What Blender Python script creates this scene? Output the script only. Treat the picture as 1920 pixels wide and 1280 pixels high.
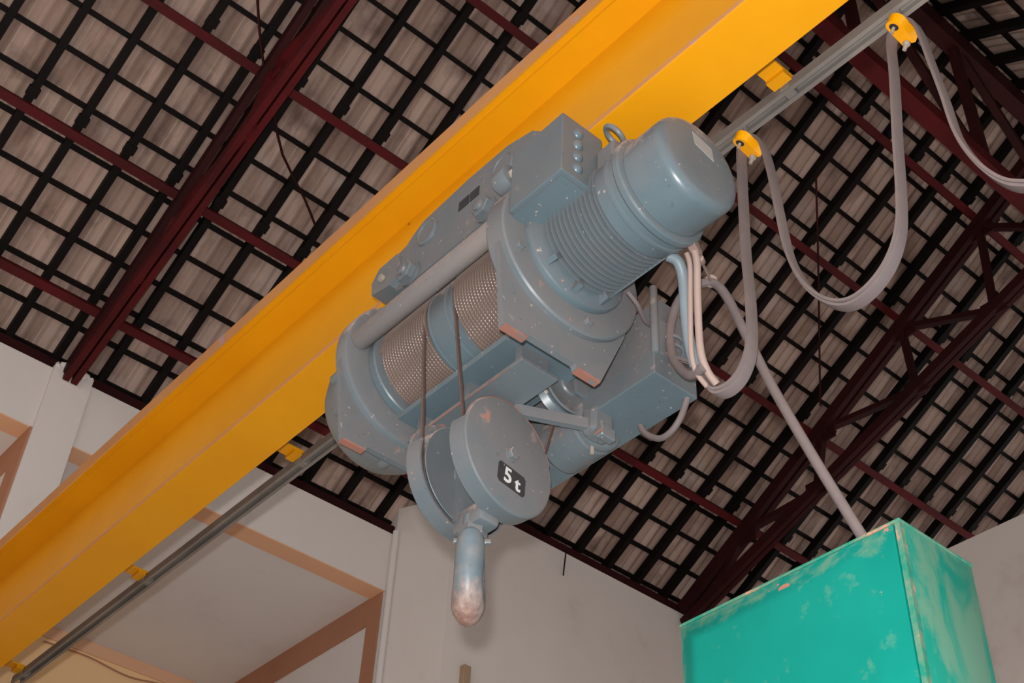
import bpy, bmesh, math, random
from mathutils import Vector, Matrix
random.seed(7)
for o in list(bpy.data.objects): bpy.data.objects.remove(o)
SC = bpy.context.scene
COL = SC.collection
EYE = 1.6                       # all coordinates below are relative to eye level, many computed from image pixels; +EYE on linking

# ------------------------------------------------------------------ camera
def cam_axes(pan, pitch, roll):
    F = Vector((math.cos(pitch)*math.cos(pan), math.cos(pitch)*math.sin(pan), math.sin(pitch)))
    R = F.cross(Vector((0, 0, 1))).normalized()
    D = F.cross(R)
    return math.cos(roll)*R+math.sin(roll)*D, -math.sin(roll)*R+math.cos(roll)*D, F
CR, CD, CF = cam_axes(math.radians(51.41318), math.radians(41.48857), math.radians(-3.34790))
FPX = 2500.48
cd = bpy.data.cameras.new('camera'); cam = bpy.data.objects.new('camera', cd); COL.objects.link(cam)
cd.sensor_width = 36; cd.lens = FPX/1920*36; cd.clip_start = .05; cd.clip_end = 200
m = Matrix.Identity(4)
for i in range(3):
    m[i][0] = CR[i]; m[i][1] = -CD[i]; m[i][2] = -CF[i]
m[2][3] = EYE
cam.matrix_world = m
SC.camera = cam

# ------------------------------------------------------------------ light
W = bpy.data.worlds.new('world'); SC.world = W; W.use_nodes = True
W.node_tree.nodes['Background'].inputs[0].default_value = (1.0, .975, .955, 1)
W.node_tree.nodes['Background'].inputs[1].default_value = .95
ld = bpy.data.lights.new('flash', 'POINT'); ld.energy = 600; ld.shadow_soft_size = .025; ld.color = (1, .975, .955)
lo = bpy.data.objects.new('camera_flash', ld); COL.objects.link(lo)
lo.location = Vector((0, 0, EYE)) - CR*.03 - CD*.10 - CF*.05
SC.view_settings.view_transform = 'Standard'; SC.view_settings.look = 'None'
SC.view_settings.exposure = -.17; SC.view_settings.gamma = 1; SC.view_settings.use_curve_mapping = False

# ------------------------------------------------------------------ materials
def srgb(r, g, b):
    f = lambda c: (c/255/12.92) if c/255 <= .04045 else ((c/255+.055)/1.055)**2.4
    return (f(r), f(g), f(b), 1)
class NT:
    def __init__(s, name):
        s.m = bpy.data.materials.new(name); s.m.use_nodes = True
        s.t = s.m.node_tree; s.b = s.t.nodes['Principled BSDF']
    def n(s, typ, **kw):
        nd = s.t.nodes.new(typ)
        for k, v in kw.items():
            if k.startswith('i_'):
                nd.inputs[int(k[2:]) if k[2:].isdigit() else k[2:].replace('_', ' ')].default_value = v
            else: setattr(nd, k, v)
        return nd
    def l(s, a, b): s.t.links.new(a, b)
    def noise(s, scale, detail=4, rough=.6, vec=None, dist=0):
        nd = s.n('ShaderNodeTexNoise'); nd.inputs['Scale'].default_value = scale
        nd.inputs['Detail'].default_value = detail; nd.inputs['Roughness'].default_value = rough
        nd.inputs['Distortion'].default_value = dist
        s.l(vec if vec is not None else s.pos(), nd.inputs['Vector']); return nd.outputs[0]
    def pos(s):
        if not hasattr(s, 'g'): s.g = s.n('ShaderNodeNewGeometry')
        return s.g.outputs['Position']
    def nz(s):
        s.pos(); sp = s.n('ShaderNodeSeparateXYZ'); s.l(s.g.outputs['Normal'], sp.inputs[0]); return sp.outputs[2]
    def ramp(s, fac, a, b):
        nd = s.n('ShaderNodeMapRange'); nd.clamp = True
        s.l(fac, nd.inputs[0]); nd.inputs[1].default_value = a; nd.inputs[2].default_value = b; return nd.outputs[0]
    def mth(s, op, a, b=None):
        nd = s.n('ShaderNodeMath', operation=op)
        for i, v in enumerate((a, b)):
            if v is None: continue
            if isinstance(v, (int, float)): nd.inputs[i].default_value = v
            else: s.l(v, nd.inputs[i])
        return nd.outputs[0]
    def mix(s, fac, a, b):
        nd = s.n('ShaderNodeMix', data_type='RGBA')
        for i, v in ((0, fac), (6, a), (7, b)):
            if isinstance(v, (int, float, tuple)): nd.inputs[i].default_value = v
            else: s.l(v, nd.inputs[i])
        return nd.outputs[2]
    def bump(s, h, strength=.2, dist=.002):
        nd = s.n('ShaderNodeBump'); nd.inputs['Strength'].default_value = strength; nd.inputs['Distance'].default_value = dist
        s.l(h, nd.inputs['Height']); s.l(nd.outputs[0], s.b.inputs['Normal'])
    def done(s, col, rough=.5, metal=0, spec=.5):
        if isinstance(col, tuple): s.b.inputs['Base Color'].default_value = col
        else: s.l(col, s.b.inputs['Base Color'])
        if isinstance(rough, (int, float)): s.b.inputs['Roughness'].default_value = rough
        else: s.l(rough, s.b.inputs['Roughness'])
        s.b.inputs['Metallic'].default_value = metal
        s.b.inputs['Specular IOR Level'].default_value = spec
        return s.m

def painted(name, base, var, dust, rough=.42, dust_lo=-.15, dust_hi=.75, chips=None, chip_t=.70, dustmax=.85, spec=.4, chip_scale=14, blot=.5, heavy=None):
    N = NT(name)
    n1 = N.noise(3.5, 5); n2 = N.noise(38, 4)
    c = N.mix(N.ramp(n1, .35, .68), srgb(*base), srgb(*var))
    n0 = N.noise(9, 6, .68)
    wob = N.mth('ADD', N.mth('MULTIPLY', N.mth('SUBTRACT', n2, .5), .7), N.mth('MULTIPLY', N.mth('SUBTRACT', n0, .5), blot))
    nzw = N.mth('ADD', N.nz(), wob)
    d = N.mth('MULTIPLY', N.ramp(nzw, dust_lo, dust_hi), dustmax)
    c = N.mix(d, c, srgb(*dust))
    if heavy:
        h = N.mth('MULTIPLY', N.ramp(nzw, .20, .44), .75)
        c = N.mix(h, c, srgb(*heavy)); d = N.mth('MAXIMUM', d, h)
        sk = N.noise(62, 3, .5)
        c = N.mix(N.mth('MULTIPLY', N.ramp(sk, .70, .73), .8), c, srgb(174, 158, 150))
        c = N.mix(N.mth('MULTIPLY', N.ramp(sk, .30, .26), .5), c, srgb(70, 74, 78))
    if chips:
        n3 = N.noise(chip_scale, 6, .65)
        c = N.mix(N.ramp(n3, chip_t, chip_t+.02), c, srgb(*chips))
    N.bump(n2, .12, .002)
    r = N.mth('ADD', N.mth('MULTIPLY', d, .4), rough)
    return N.done(c, r, 0, spec)
M = {}
M['blue'] = painted('blue_grey_paint', (90, 108, 117), (83, 100, 109), (120, 112, 110), rough=.30, dust_lo=-.75, dust_hi=.75, chips=(160, 122, 110), chip_t=.72, spec=.5, heavy=(186, 164, 155), blot=1.25)
M['blue_rough'] = painted('worn_blue_paint', (92, 106, 114), (101, 109, 114), (126, 115, 112), rough=.36, dust_lo=-.75, dust_hi=.7, chips=(168, 118, 102), chip_t=.675, chip_scale=9, spec=.5, heavy=(186, 164, 155), blot=1.25)
M['dusty'] = painted('dust_caked_paint', (112, 112, 114), (124, 116, 113), (150, 134, 126), rough=.6, dust_lo=-.4, dust_hi=.4, heavy=(186, 164, 155), blot=1.25)
M['bare'] = painted('rust_primer', (160, 100, 84), (128, 98, 90), (170, 142, 132), rough=.7, blot=1.5, chips=(104, 112, 116), chip_t=.58, chip_scale=26)
M['yellow'] = painted('yellow_paint', (220, 152, 10), (214, 145, 8), (180, 126, 70), rough=.38, dust_lo=.55, dust_hi=1.2, chips=(120, 70, 40), chip_t=.735, chip_scale=7, blot=.8)
M['yellow_edge'] = painted('dusty_yellow_paint', (204, 140, 76), (192, 130, 78), (176, 134, 104), rough=.6, chips=(178, 140, 140), chip_t=.62, chip_scale=10)
M['yellow_clip'] = NT('yellow_plastic').done(srgb(250, 170, 5), .35)
M['galv'] = painted('galvanised_steel', (130, 124, 118), (104, 100, 98), (140, 128, 120), rough=.45, dustmax=.5)
M['rubber'] = painted('grey_rubber_sheath', (112, 103, 104), (100, 92, 94), (140, 124, 120), rough=.6, dust_lo=-.5)
M['rubber_pale'] = painted('dusty_pale_sheath', (158, 138, 130), (146, 126, 120), (172, 150, 140), rough=.65)
M['hose'] = painted('blue_grey_hose', (120, 134, 142), (112, 126, 134), (140, 138, 138), rough=.45)
M['steel'] = painted('dull_steel', (168, 158, 148), (140, 132, 124), (170, 152, 140), rough=.4)
M['rope'] = painted('greasy_wire_rope', (112, 96, 88), (98, 84, 78), (136, 116, 106), rough=.34, spec=.7)
M['rope_dark'] = painted('brown_wire_rope', (84, 66, 60), (72, 56, 52), (108, 86, 78), rough=.5)
M['black'] = painted('black_plate', (40, 40, 44), (52, 50, 54), (80, 76, 76), rough=.45, chips=(120, 120, 120), chip_t=.70, chip_scale=60)
M['white'] = NT('white_lettering').done(srgb(206, 206, 204), .5)
M['pale_plate'] = NT('pale_plate').done(srgb(150, 148, 146), .45)
M['wood'] = painted('raw_wood', (176, 150, 118), (160, 132, 104), (170, 150, 130), rough=.8)

def plaster(name, base, var, stain, grime=.5):
    N = NT(name)
    n1 = N.noise(.9, 6, .62); n2 = N.noise(6, 5); n3 = N.noise(70, 3)
    c = N.mix(N.ramp(n1, .38, .66), srgb(*base), srgb(*var))
    c = N.mix(N.mth('MULTIPLY', N.ramp(N.mth('MULTIPLY', n1, n2), .30, .46), grime), c, srgb(*stain))
    N.bump(n3, .15, .004)
    return N.done(c, .9, 0, .15)
M['wall'] = plaster('white_plaster', (226, 218, 213), (220, 211, 206), (200, 188, 180), .5)
M['soffit'] = plaster('grey_soffit_paint', (226, 223, 224), (221, 217, 219), (206, 200, 200), .4)
M['cream'] = plaster('cream_plaster', (252, 214, 164), (248, 208, 158), (216, 178, 140))
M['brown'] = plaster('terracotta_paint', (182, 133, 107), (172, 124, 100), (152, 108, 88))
M['peach'] = plaster('pale_border_tone', (230, 184, 150), (224, 176, 144), (204, 156, 126))  # paler tone of the terracotta borders, for soffit edge and back wall
M['white_pipe'] = plaster('white_pvc', (226, 220, 216), (218, 212, 208), (190, 180, 176), .4)
M['concrete'] = plaster('floor_concrete', (182, 174, 167), (170, 162, 155), (146, 138, 132))

def red_steel(name, a, b):
    N = NT(name)
    c = N.mix(N.ramp(N.noise(2.2, 5), .35, .65), srgb(*a), srgb(*b))
    return N.done(c, .6, 0, .12)
M['red'] = red_steel('oxide_red_steel', (92, 24, 28), (70, 24, 26))
M['dkred'] = red_steel('dark_oxide_red_steel', (58, 21, 23), (46, 20, 21))
M['rafter'] = red_steel('dark_rafter_wood', (20, 13, 12), (12, 9, 9))

SLOPE = math.radians(32); TS = math.tan(SLOPE); CSL = math.cos(SLOPE); SSL = math.sin(SLOPE)
KR = 5.0*(1+1.296*TS)          # tile plane: z = KR - TS*y
TW, TG = .147, .196          # tile width (x), gauge measured horizontally (y)
N = NT('clay_roof_tile')
sp = N.n('ShaderNodeSeparateXYZ'); N.l(N.pos(), sp.inputs[0])
fx = N.mth('FLOOR', N.mth('DIVIDE', N.mth('SUBTRACT', sp.outputs[0], .791), TW/2))
fy = N.mth('FLOOR', N.mth('DIVIDE', N.mth('SUBTRACT', sp.outputs[1], 6.025), TG))
cb = N.n('ShaderNodeCombineXYZ'); N.l(fx, cb.inputs[0]); N.l(fy, cb.inputs[1])
wn = N.n('ShaderNodeTexWhiteNoise', noise_dimensions='2D'); N.l(cb.outputs[0], wn.inputs['Vector'])
st = N.n('ShaderNodeMapping'); N.l(N.pos(), st.inputs[0]); st.inputs['Scale'].default_value = (9, 2.4, 2.4)
streak = N.noise(1.0, 5, .62, st.outputs[0]); blot = N.noise(2.6, 5, .6)
c = N.mix(wn.outputs[0], srgb(196, 170, 158), srgb(154, 129, 118))
c = N.mix(N.mth('MULTIPLY', N.ramp(streak, .50, .70), .7), c, srgb(122, 96, 86))
c = N.mix(N.mth('MULTIPLY', N.ramp(blot, .56, .72), .7), c, srgb(92, 76, 72))
c = N.mix(N.mth('MULTIPLY', N.ramp(blot, .44, .30), .6), c, srgb(186, 172, 166))
N.bump(streak, .15, .004)
M['tile'] = N.done(c, .9, 0, .15)

def green_door():
    global N
    N = NT('green_door_paint')
    N.pos(); sp = N.n('ShaderNodeSeparateXYZ'); N.l(N.g.outputs['Position'], sp.inputs[0])
    top = N.mth('MULTIPLY', N.ramp(sp.outputs[2], 3.025, 3.07), .17)
    lft = N.mth('MULTIPLY', N.ramp(sp.outputs[1], 1.745, 1.775), .13)
    nn = N.noise(17, 7, .66)
    wear = N.mth('ADD', nn, N.mth('MAXIMUM', top, lft))
    c = N.mix(N.ramp(N.noise(5, 4), .35, .7), srgb(0, 125, 113), srgb(4, 131, 118))
    c = N.mix(N.mth('MULTIPLY', N.ramp(wear, .60, .78), .75), c, srgb(100, 142, 118))
    c = N.mix(N.ramp(N.mth('ADD', N.noise(30, 5, .6), N.mth('MULTIPLY', top, .5)), .74, .76), c, srgb(176, 128, 110))
    N.bump(nn, .1, .002)
    M['green_door'] = N.done(c, .45, 0, .2)
N = NT('scuffed_green_paint')
st = N.n('ShaderNodeMapping'); N.l(N.pos(), st.inputs[0]); st.inputs['Scale'].default_value = (9, 9, 3.2)
N.pos(); sp = N.n('ShaderNodeSeparateXYZ'); N.l(N.g.outputs['Normal'], sp.inputs[0])
side = N.mth('MULTIPLY', N.ramp(N.mth('MULTIPLY', sp.outputs[1], -1), .5, .9), .16)
wear = N.mth('ADD', N.noise(1.0, 7, .62, st.outputs[0], .6), side)
c = N.mix(N.ramp(N.noise(5, 4), .35, .7), srgb(6, 136, 118), srgb(16, 144, 126))
c = N.mix(N.mth('MULTIPLY', N.ramp(wear, .60, .70), .8), c, srgb(104, 146, 124))
c = N.mix(N.ramp(N.noise(34, 5, .6), .74, .76), c, srgb(176, 124, 106))
N.bump(wear, .1, .002)
M['green'] = N.done(c, .42, 0, .4)
green_door()
N = NT('worn_green_edge')
w2 = N.noise(16, 7, .68)
c = N.mix(N.ramp(w2, .40, .58), srgb(30, 128, 108), srgb(104, 132, 112))
c = N.mix(N.ramp(w2, .585, .62), c, srgb(176, 130, 108))
M['green_edge'] = N.done(c, .5, 0, .3)

# ------------------------------------------------------------------ builders
def tag(o, label=None, cat=None, group=None, kind=None):
    for k, v in (('label', label), ('category', cat), ('group', group), ('kind', kind)):
        if v: o[k] = v
    return o
def root(name, loc, label, cat, group=None):
    o = bpy.data.objects.new(name, None); COL.objects.link(o)
    o.empty_display_size = .1
    o.location = (loc[0], loc[1], loc[2]+EYE); o['rl'] = list(loc)
    tag(o, label, cat, group); return o
def base_of(p):
    while p is not None:
        if 'rl' in p: return Vector(p['rl'])
        p = p.parent
    return None
def obj(name, bm, mat, parent=None, smooth=None, label=None):
    me = bpy.data.meshes.new(name)
    bmesh.ops.remove_doubles(bm, verts=bm.verts, dist=1e-6)
    bmesh.ops.recalc_face_normals(bm, faces=bm.faces)
    b = base_of(parent)
    off = Vector((0, 0, EYE)) if b is None else -b
    bmesh.ops.translate(bm, verts=bm.verts, vec=off)
    bm.to_mesh(me); bm.free()
    me.materials.append(M[mat] if isinstance(mat, str) else mat)
    o = bpy.data.objects.new(name, me); COL.objects.link(o)
    if parent is not None: o.parent = parent
    if smooth is not None:
        me.polygons.foreach_set('use_smooth', [True]*len(me.polygons))
        a = math.radians(smooth)
        bm2 = bmesh.new(); bm2.from_mesh(me)
        for e in bm2.edges:
            if len(e.link_faces) == 2: e.smooth = e.calc_face_angle(0) < a
        bm2.to_mesh(me); bm2.free()
    if label: o['label'] = label
    return o
def NB(): return bmesh.new()
def box(bm, a, b, bev=0, seg=2, mat=None):
    a, b = Vector(a), Vector(b)
    r = bmesh.ops.create_cube(bm, size=1)
    vs = r['verts']
    bmesh.ops.scale(bm, verts=vs, vec=[abs(b[i]-a[i]) for i in range(3)])
    bmesh.ops.translate(bm, verts=vs, vec=(a+b)/2)
    if bev:
        es = list({e for v in vs for e in v.link_edges})
        r = bmesh.ops.bevel(bm, geom=es, offset=bev, segments=seg, profile=.5, affect='EDGES')
    return bm
def bx(a, b, bev=0, seg=2): return box(NB(), a, b, bev, seg)
def frame_of(n):
    n = Vector(n).normalized()
    r = Vector((0, 0, 1)) if abs(n.z) < .95 else Vector((1, 0, 0))
    a = r.cross(n).normalized(); return a, n.cross(a), n
def lathe(bm, c, n, prof, seg=48, a0=0, a1=2*math.pi, closed=False):
    """prof = [(radius, along)], closed profile loop if closed"""
    A, Bv, Nn = frame_of(n); c = Vector(c)
    full = abs(a1-a0-2*math.pi) < 1e-6
    k = seg if full else seg+1
    rings = []
    for i in range(k):
        t = a0+(a1-a0)*i/seg
        d = math.cos(t)*A+math.sin(t)*Bv
        rings.append([bm.verts.new(c+d*r+Nn*h) for r, h in prof])
    n_p = len(prof)
    for i in range(k if full else k-1):
        p, q = rings[i], rings[(i+1) % k]
        for j in range(n_p if closed else n_p-1):
            jj = (j+1) % n_p
            f = [p[j], p[jj], q[jj], q[j]]
            try: bm.faces.new(f)
            except ValueError: pass
    if closed and not full:
        bm.faces.new(rings[0]); bm.faces.new(rings[-1])
    return bm
def solid(bm, c, n, prof, seg=48):
    """lathe whose ends close on the axis"""
    return lathe(bm, c, n, [(1e-5, prof[0][1])]+list(prof)+[(1e-5, prof[-1][1])], seg)
def cyl(bm, a, b, r, seg=24, bev=0):
    a, b = Vector(a), Vector(b); L = (b-a).length
    pr = [(r, 0), (r, L)] if not bev else [(r-bev, 0), (r-bev*.3, bev*.3), (r, bev), (r, L-bev), (r-bev*.3, L-bev*.3), (r-bev, L)]
    return solid(bm, a, b-a, pr, seg)
def hexnut(bm, c, n, r, h):
    return solid(bm, c, n, [(r*.92, 0), (r, h*.12), (r, h*.88), (r*.9, h)], 6)
def prism(bm, pts, n, depth):
    """polygon pts (3d) extruded along n"""
    n = Vector(n).normalized()*depth
    a = [bm.verts.new(Vector(p)) for p in pts]; b = [bm.verts.new(Vector(p)+n) for p in pts]
    bm.faces.new(a); bm.faces.new(list(reversed(b)))
    for i in range(len(a)):
        j = (i+1) % len(a); bm.faces.new([a[i], b[i], b[j], a[j]])
    return bm
def catmull(P, sub=8):
    P = [Vector(p) for p in P]; out = []
    for i in range(len(P)-1):
        p0, p1, p2, p3 = P[max(i-1, 0)], P[i], P[i+1], P[min(i+2, len(P)-1)]
        for s in range(sub):
            t = s/sub
            out.append(.5*((2*p1)+(p2-p0)*t+(2*p0-5*p1+4*p2-p3)*t*t+(3*p1-p0-3*p2+p3)*t**3))
    out.append(P[-1]); return out
def sweep(bm, path, sect, up=None, twist=0):
    """sect(i, f) -> list of (u, v); parallel-transported frame, or u fixed along `up`"""
    n = len(path); T = []
    for i in range(n): T.append((path[min(i+1, n-1)]-path[max(i-1, 0)]).normalized())
    u = frame_of(T[0])[0]; rings = []
    for i in range(n):
        if up is not None:
            u = (Vector(up)-T[i]*Vector(up).dot(T[i])).normalized()
        else:
            u = (u-T[i]*u.dot(T[i])).normalized()
        v = T[i].cross(u)
        ca, sa = math.cos(twist*i), math.sin(twist*i)
        rings.append([bm.verts.new(path[i]+u*(x*ca-y*sa)+v*(x*sa+y*ca)) for x, y in sect(i, i/(n-1))])
    k = len(rings[0])
    for i in range(n-1):
        for j in range(k):
            bm.faces.new([rings[i][j], rings[i][(j+1) % k], rings[i+1][(j+1) % k], rings[i+1][j]])
    bm.faces.new(rings[0]); bm.faces.new(rings[-1]); return bm
def circ(r, k=10): return [(r*math.cos(2*math.pi*j/k), r*math.sin(2*math.pi*j/k)) for j in range(k)]
def tube(bm, pts, r, k=10, sub=8):
    path = catmull(pts, sub) if sub else [Vector(p) for p in pts]
    return sweep(bm, path, lambda i, f: circ(r, k))
def ribbon(bm, pts, w, t, up=(1, 0, 0), sub=8):
    s = [(-w/2, -t/2), (-w/2+t*.4, -t/2-t*.1), (w/2-t*.4, -t/2-t*.1), (w/2, -t/2), (w/2, t/2), (w/2-t*.4, t/2+t*.1), (-w/2+t*.4, t/2+t*.1), (-w/2, t/2)]
    return sweep(bm, catmull(pts, sub), lambda i, f: s, up)
def lobes(r, k=6):
    out = []
    for j in range(k):
        t = 2*math.pi*j/k; d = math.pi/k
        out += [(r*.74*math.cos(t-d), r*.74*math.sin(t-d)), (r*math.cos(t-d*.4), r*math.sin(t-d*.4)), (r*math.cos(t+d*.4), r*math.sin(t+d*.4))]
    return out
def rope(bm, path, r, lay=.06):
    L = (path[1]-path[0]).length; s = lobes(r)
    return sweep(bm, path, lambda i, f: s, twist=2*math.pi*L/lay)
def bar(bm, a, b, w, h, up=(0, 0, 1)):
    """rectangular bar a->b, w across, h along `up`"""
    a, b = Vector(a), Vector(b)
    t = (b-a).normalized(); v = Vector(up); v = (v-t*v.dot(t)).normalized(); u = t.cross(v)
    q = [(-w/2, -h/2), (w/2, -h/2), (w/2, h/2), (-w/2, h/2)]
    A = [bm.verts.new(a+u*x+v*y) for x, y in q]; Bv = [bm.verts.new(b+u*x+v*y) for x, y in q]
    bm.faces.new(A); bm.faces.new(Bv)
    for i in range(4): bm.faces.new([A[i], A[(i+1) % 4], Bv[(i+1) % 4], Bv[i]])
    return bm
def struct(name, bm, mat, parent=None, label=None, smooth=None):
    o = obj(name, bm, mat, parent, smooth)
    if parent is None: tag(o, label, name.split('_')[0], None, 'structure')
    return o
def rz(y): return KR-TS*y       # roof tile plane

# ------------------------------------------------------------------ room shell
FL = -EYE
YW, ZW = 6.333, 4.888            # bay wall face, eave height; walls and roof scaled down about the camera, factor baked in
YE = 5.95                       # end pier / right wall face
XS = 4.129                       # alcove side wall
ZS = 4.455                      # alcove soffit
YB = 8.35                      # alcove back wall
struct('floor', bx((-8, -12, FL-.2), (16, 12, FL)), 'concrete', None, 'grey concrete floor of the hall')
struct('wall_left', bx((-3.0, YW, ZS), (4.18, YW+.14, ZW)), 'wall', None, 'white plaster wall band under the eave behind the yellow beam')
struct('wall_pier', bx((1.669, YW-.03, FL), (1.908, YB, ZW+.015)), 'wall', None, 'white pilaster with crumbled top below the red truss left of the beam')
struct('wall_back', prism(NB(), [(4.1625, YW, FL), (4.346, YE, FL), (7.378, YE, FL), (7.378, 6.75, FL), (4.1625, 6.75, FL)], (0, 0, 1), 5.1075-FL), 'wall', None, 'white plaster wall and pier behind the hanging hook')
struct('wall_right', bx((7.178, -4, FL), (7.378, YE, 5.125)), 'wall', None, 'pale wall at far right behind the green cabinet')
struct('wall_side_blocker', bx((-4.2, -6, FL), (-4, 8.4, 4.6)), 'wall', None, 'unseen white plaster side wall added beyond the left edge to cut side light')  # added out of view to keep side light off the girder web
struct('wall_alcove_side', bx((XS, YW+.01, FL), (4.162, YB, ZS)), 'soffit', None, 'grey side wall inside the alcove beside the pier')
struct('wall_alcove_back', bx((-3, YB, FL), (4.3, YB+.2, ZS+.2)), 'cream', None, 'cream back wall of the alcove at bottom left')
struct('ceiling_alcove', bx((-3, YW+.14, ZS), (4.18, YB, ZS+.15)), 'soffit', None, 'flat grey soffit of the alcove under the beam')
# painted terracotta borders as thin boards
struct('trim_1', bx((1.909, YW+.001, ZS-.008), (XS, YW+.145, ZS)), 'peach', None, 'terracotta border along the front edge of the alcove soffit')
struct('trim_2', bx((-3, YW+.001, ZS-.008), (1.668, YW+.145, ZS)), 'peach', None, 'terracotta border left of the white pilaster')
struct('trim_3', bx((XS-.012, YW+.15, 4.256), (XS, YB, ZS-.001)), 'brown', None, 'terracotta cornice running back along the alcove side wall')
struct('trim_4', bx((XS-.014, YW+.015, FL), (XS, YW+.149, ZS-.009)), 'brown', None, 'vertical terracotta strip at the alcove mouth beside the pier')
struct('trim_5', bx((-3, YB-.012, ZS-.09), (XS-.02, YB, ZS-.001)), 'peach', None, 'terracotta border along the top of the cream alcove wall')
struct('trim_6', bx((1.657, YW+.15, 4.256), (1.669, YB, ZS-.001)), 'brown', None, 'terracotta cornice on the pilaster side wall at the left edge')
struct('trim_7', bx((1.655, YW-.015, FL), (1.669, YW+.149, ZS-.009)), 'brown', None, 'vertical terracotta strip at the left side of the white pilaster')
# crumbled mortar on the pilaster top
for i in range(9):
    x = 1.69+i*.026; s = random.uniform(.013, .03)
    bm = NB(); bmesh.ops.create_icosphere(bm, subdivisions=1, radius=s)
    for v in bm.verts: v.co += Vector([random.uniform(-.4, .4)*s for _ in range(3)])
    bmesh.ops.translate(bm, verts=bm.verts, vec=(x, YW-.02+random.uniform(-.01, .01), ZW+.02+random.uniform(-.01, .02)))
    o = obj('mortar_lump', bm, 'wall'); o.parent = bpy.data.objects['wall_pier']

# ------------------------------------------------------------------ roof
RID = 2.29; RZ = rz(RID)
XA, XB = -1.25, 10.5
def slab(y0, y1, z0, z1, x0, x1, th):
    return prism(NB(), [(x0, y0, z0), (x0, y1, z1), (x0, y1, z1+th), (x0, y0, z0+th)], (1, 0, 0), x1-x0)
UP = .042
ceil = struct('ceiling', slab(7.05, RID, rz(7.05)+UP, RZ+UP, XA, XB, .03), 'rafter', None, 'pitched clay tile roof on dark battens and rafters')
struct('ceiling_far_slope', slab(RID, -3.0, RZ+UP, RZ+UP-TS*(RID+3.0), XA, XB, .03), 'rafter', None, 'far slope of the tile roof beyond the ridge at top right')
ceil2 = bpy.data.objects['ceiling_far_slope']

def tile_pts():
    """local: x across, y up-slope (0..L), z up; two rolls seen from below"""
    L = TG/CSL+.017; prof = []
    n = 12
    for i in range(n+1):
        u = i/n
        z =   .015*(.5-.5*math.cos(4*math.pi*u))**1.6 if True else 0
        prof.append((u*TW, z))
    return L, prof
TL, TP = tile_pts()
def tile_mesh_data():
    v = []; f = []
    k = len(TP)
    for (y, dz) in ((0, 0), (TL, .016)):
        for x, z in TP: v.append((x+.001, y, z+dz))
        for x, z in TP: v.append((x+.001, y, z+dz+.013))
    for j in range(k-1):
        f.append((j, j+1, 2*k+j+1, 2*k+j))
        f.append((k+j+1, k+j, 3*k+j, 3*k+j+1))
        f.append((j+1, j, k+j, k+j+1))
    f.append((0, 2*k, 3*k, k)); f.append((k-1, 2*k-1, 4*k-1, 3*k-1))
    return v, f
TV, TF = tile_mesh_data()
tme = bpy.data.meshes.new('tile'); tme.from_pydata(TV, [], TF); tme.materials.append(M['tile'])
tme.polygons.foreach_set('use_smooth', [False]*len(tme.polygons))
def to_px(P):
    x, y, z = Vector(P).dot(CR), Vector(P).dot(CD), Vector(P).dot(CF)
    if z < .1: return None
    return 960+FPX*x/z, 640+FPX*y/z, z
tiles = []
nx0 = int((XA-.791)/TW); nx1 = int((XB-.791)/TW)
for j in range(-3, 20):
    y0 = 6.025-TG*j
    if y0 < RID: break
    for i in range(nx0, nx1):
        x0 = .791+TW*i
        tiles.append((x0, y0, rz(y0), 1))
far_tiles = []
for j in range(0, 14):
    y0 = RID-.05-TG*(j+1)
    for i in range(int((3.3-.791)/TW), nx1): far_tiles.append((.791+TW*(i+1), y0, RZ-TS*(RID-y0), -1))
RUP = Matrix.Rotation(-SLOPE, 4, 'X') @ Matrix.Rotation(math.pi, 4, 'Z')   # placeholder, replaced below
def tmat(x, y, z, s):
    ex = Vector((1, 0, 0)); ey = Vector((0, -CSL, SSL)) if s > 0 else Vector((0, CSL, SSL))
    if s > 0: ex = Vector((-1, 0, 0)); x += TW
    ez = ex.cross(ey)
    mm = Matrix.Identity(4)
    for r in range(3): mm[r][0] = ex[r]; mm[r][1] = ey[r]; mm[r][2] = ez[r]; mm[r][3] = (x, y, z)[r]
    return mm
def score(t):
    q = to_px((t[0]+TW/2, t[1]-TG/2, t[2]+TS*TG/2))
    if q is None or not (0 < q[0] < 1920 and 0 < q[1] < 1280): return 1e9
    k = (t[0]+TW/2)/(t[2]+TS*TG/2)
    if .45 < k < .69 or 600 < q[0] < 1300 and 560 < q[1] < 900 and k < .8: return 1e9
    return q[2]
order = sorted(range(len(tiles)), key=lambda i: score(tiles[i]))
indiv = set(i for i in order[:300] if score(tiles[i]) < 1e8)
for i in sorted(indiv):
    o = bpy.data.objects.new('tile', tme); COL.objects.link(o); o.parent = ceil
    mm = tmat(*tiles[i]); mm[2][3] += EYE+random.uniform(0, .004)
    o.matrix_local = mm
def tile_stuff(name, lst, parent):
    V = []; F = []
    for t in lst:
        mm = tmat(*t); b = len(V); jz = random.uniform(0, .004)
        V += [tuple(mm @ Vector(p)+Vector((0, 0, EYE+jz))) for p in TV]
        F += [tuple(b+k for k in f) for f in TF]
    me = bpy.data.meshes.new(name); me.from_pydata(V, [], F); me.materials.append(M['tile'])
    o = bpy.data.objects.new(name, me); COL.objects.link(o); o.parent = parent; o['kind'] = 'stuff'; return o
tile_stuff('roof_tiles', [t for i, t in enumerate(tiles) if i not in indiv], ceil)
tile_stuff('roof_tiles', far_tiles, ceil2)

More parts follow.
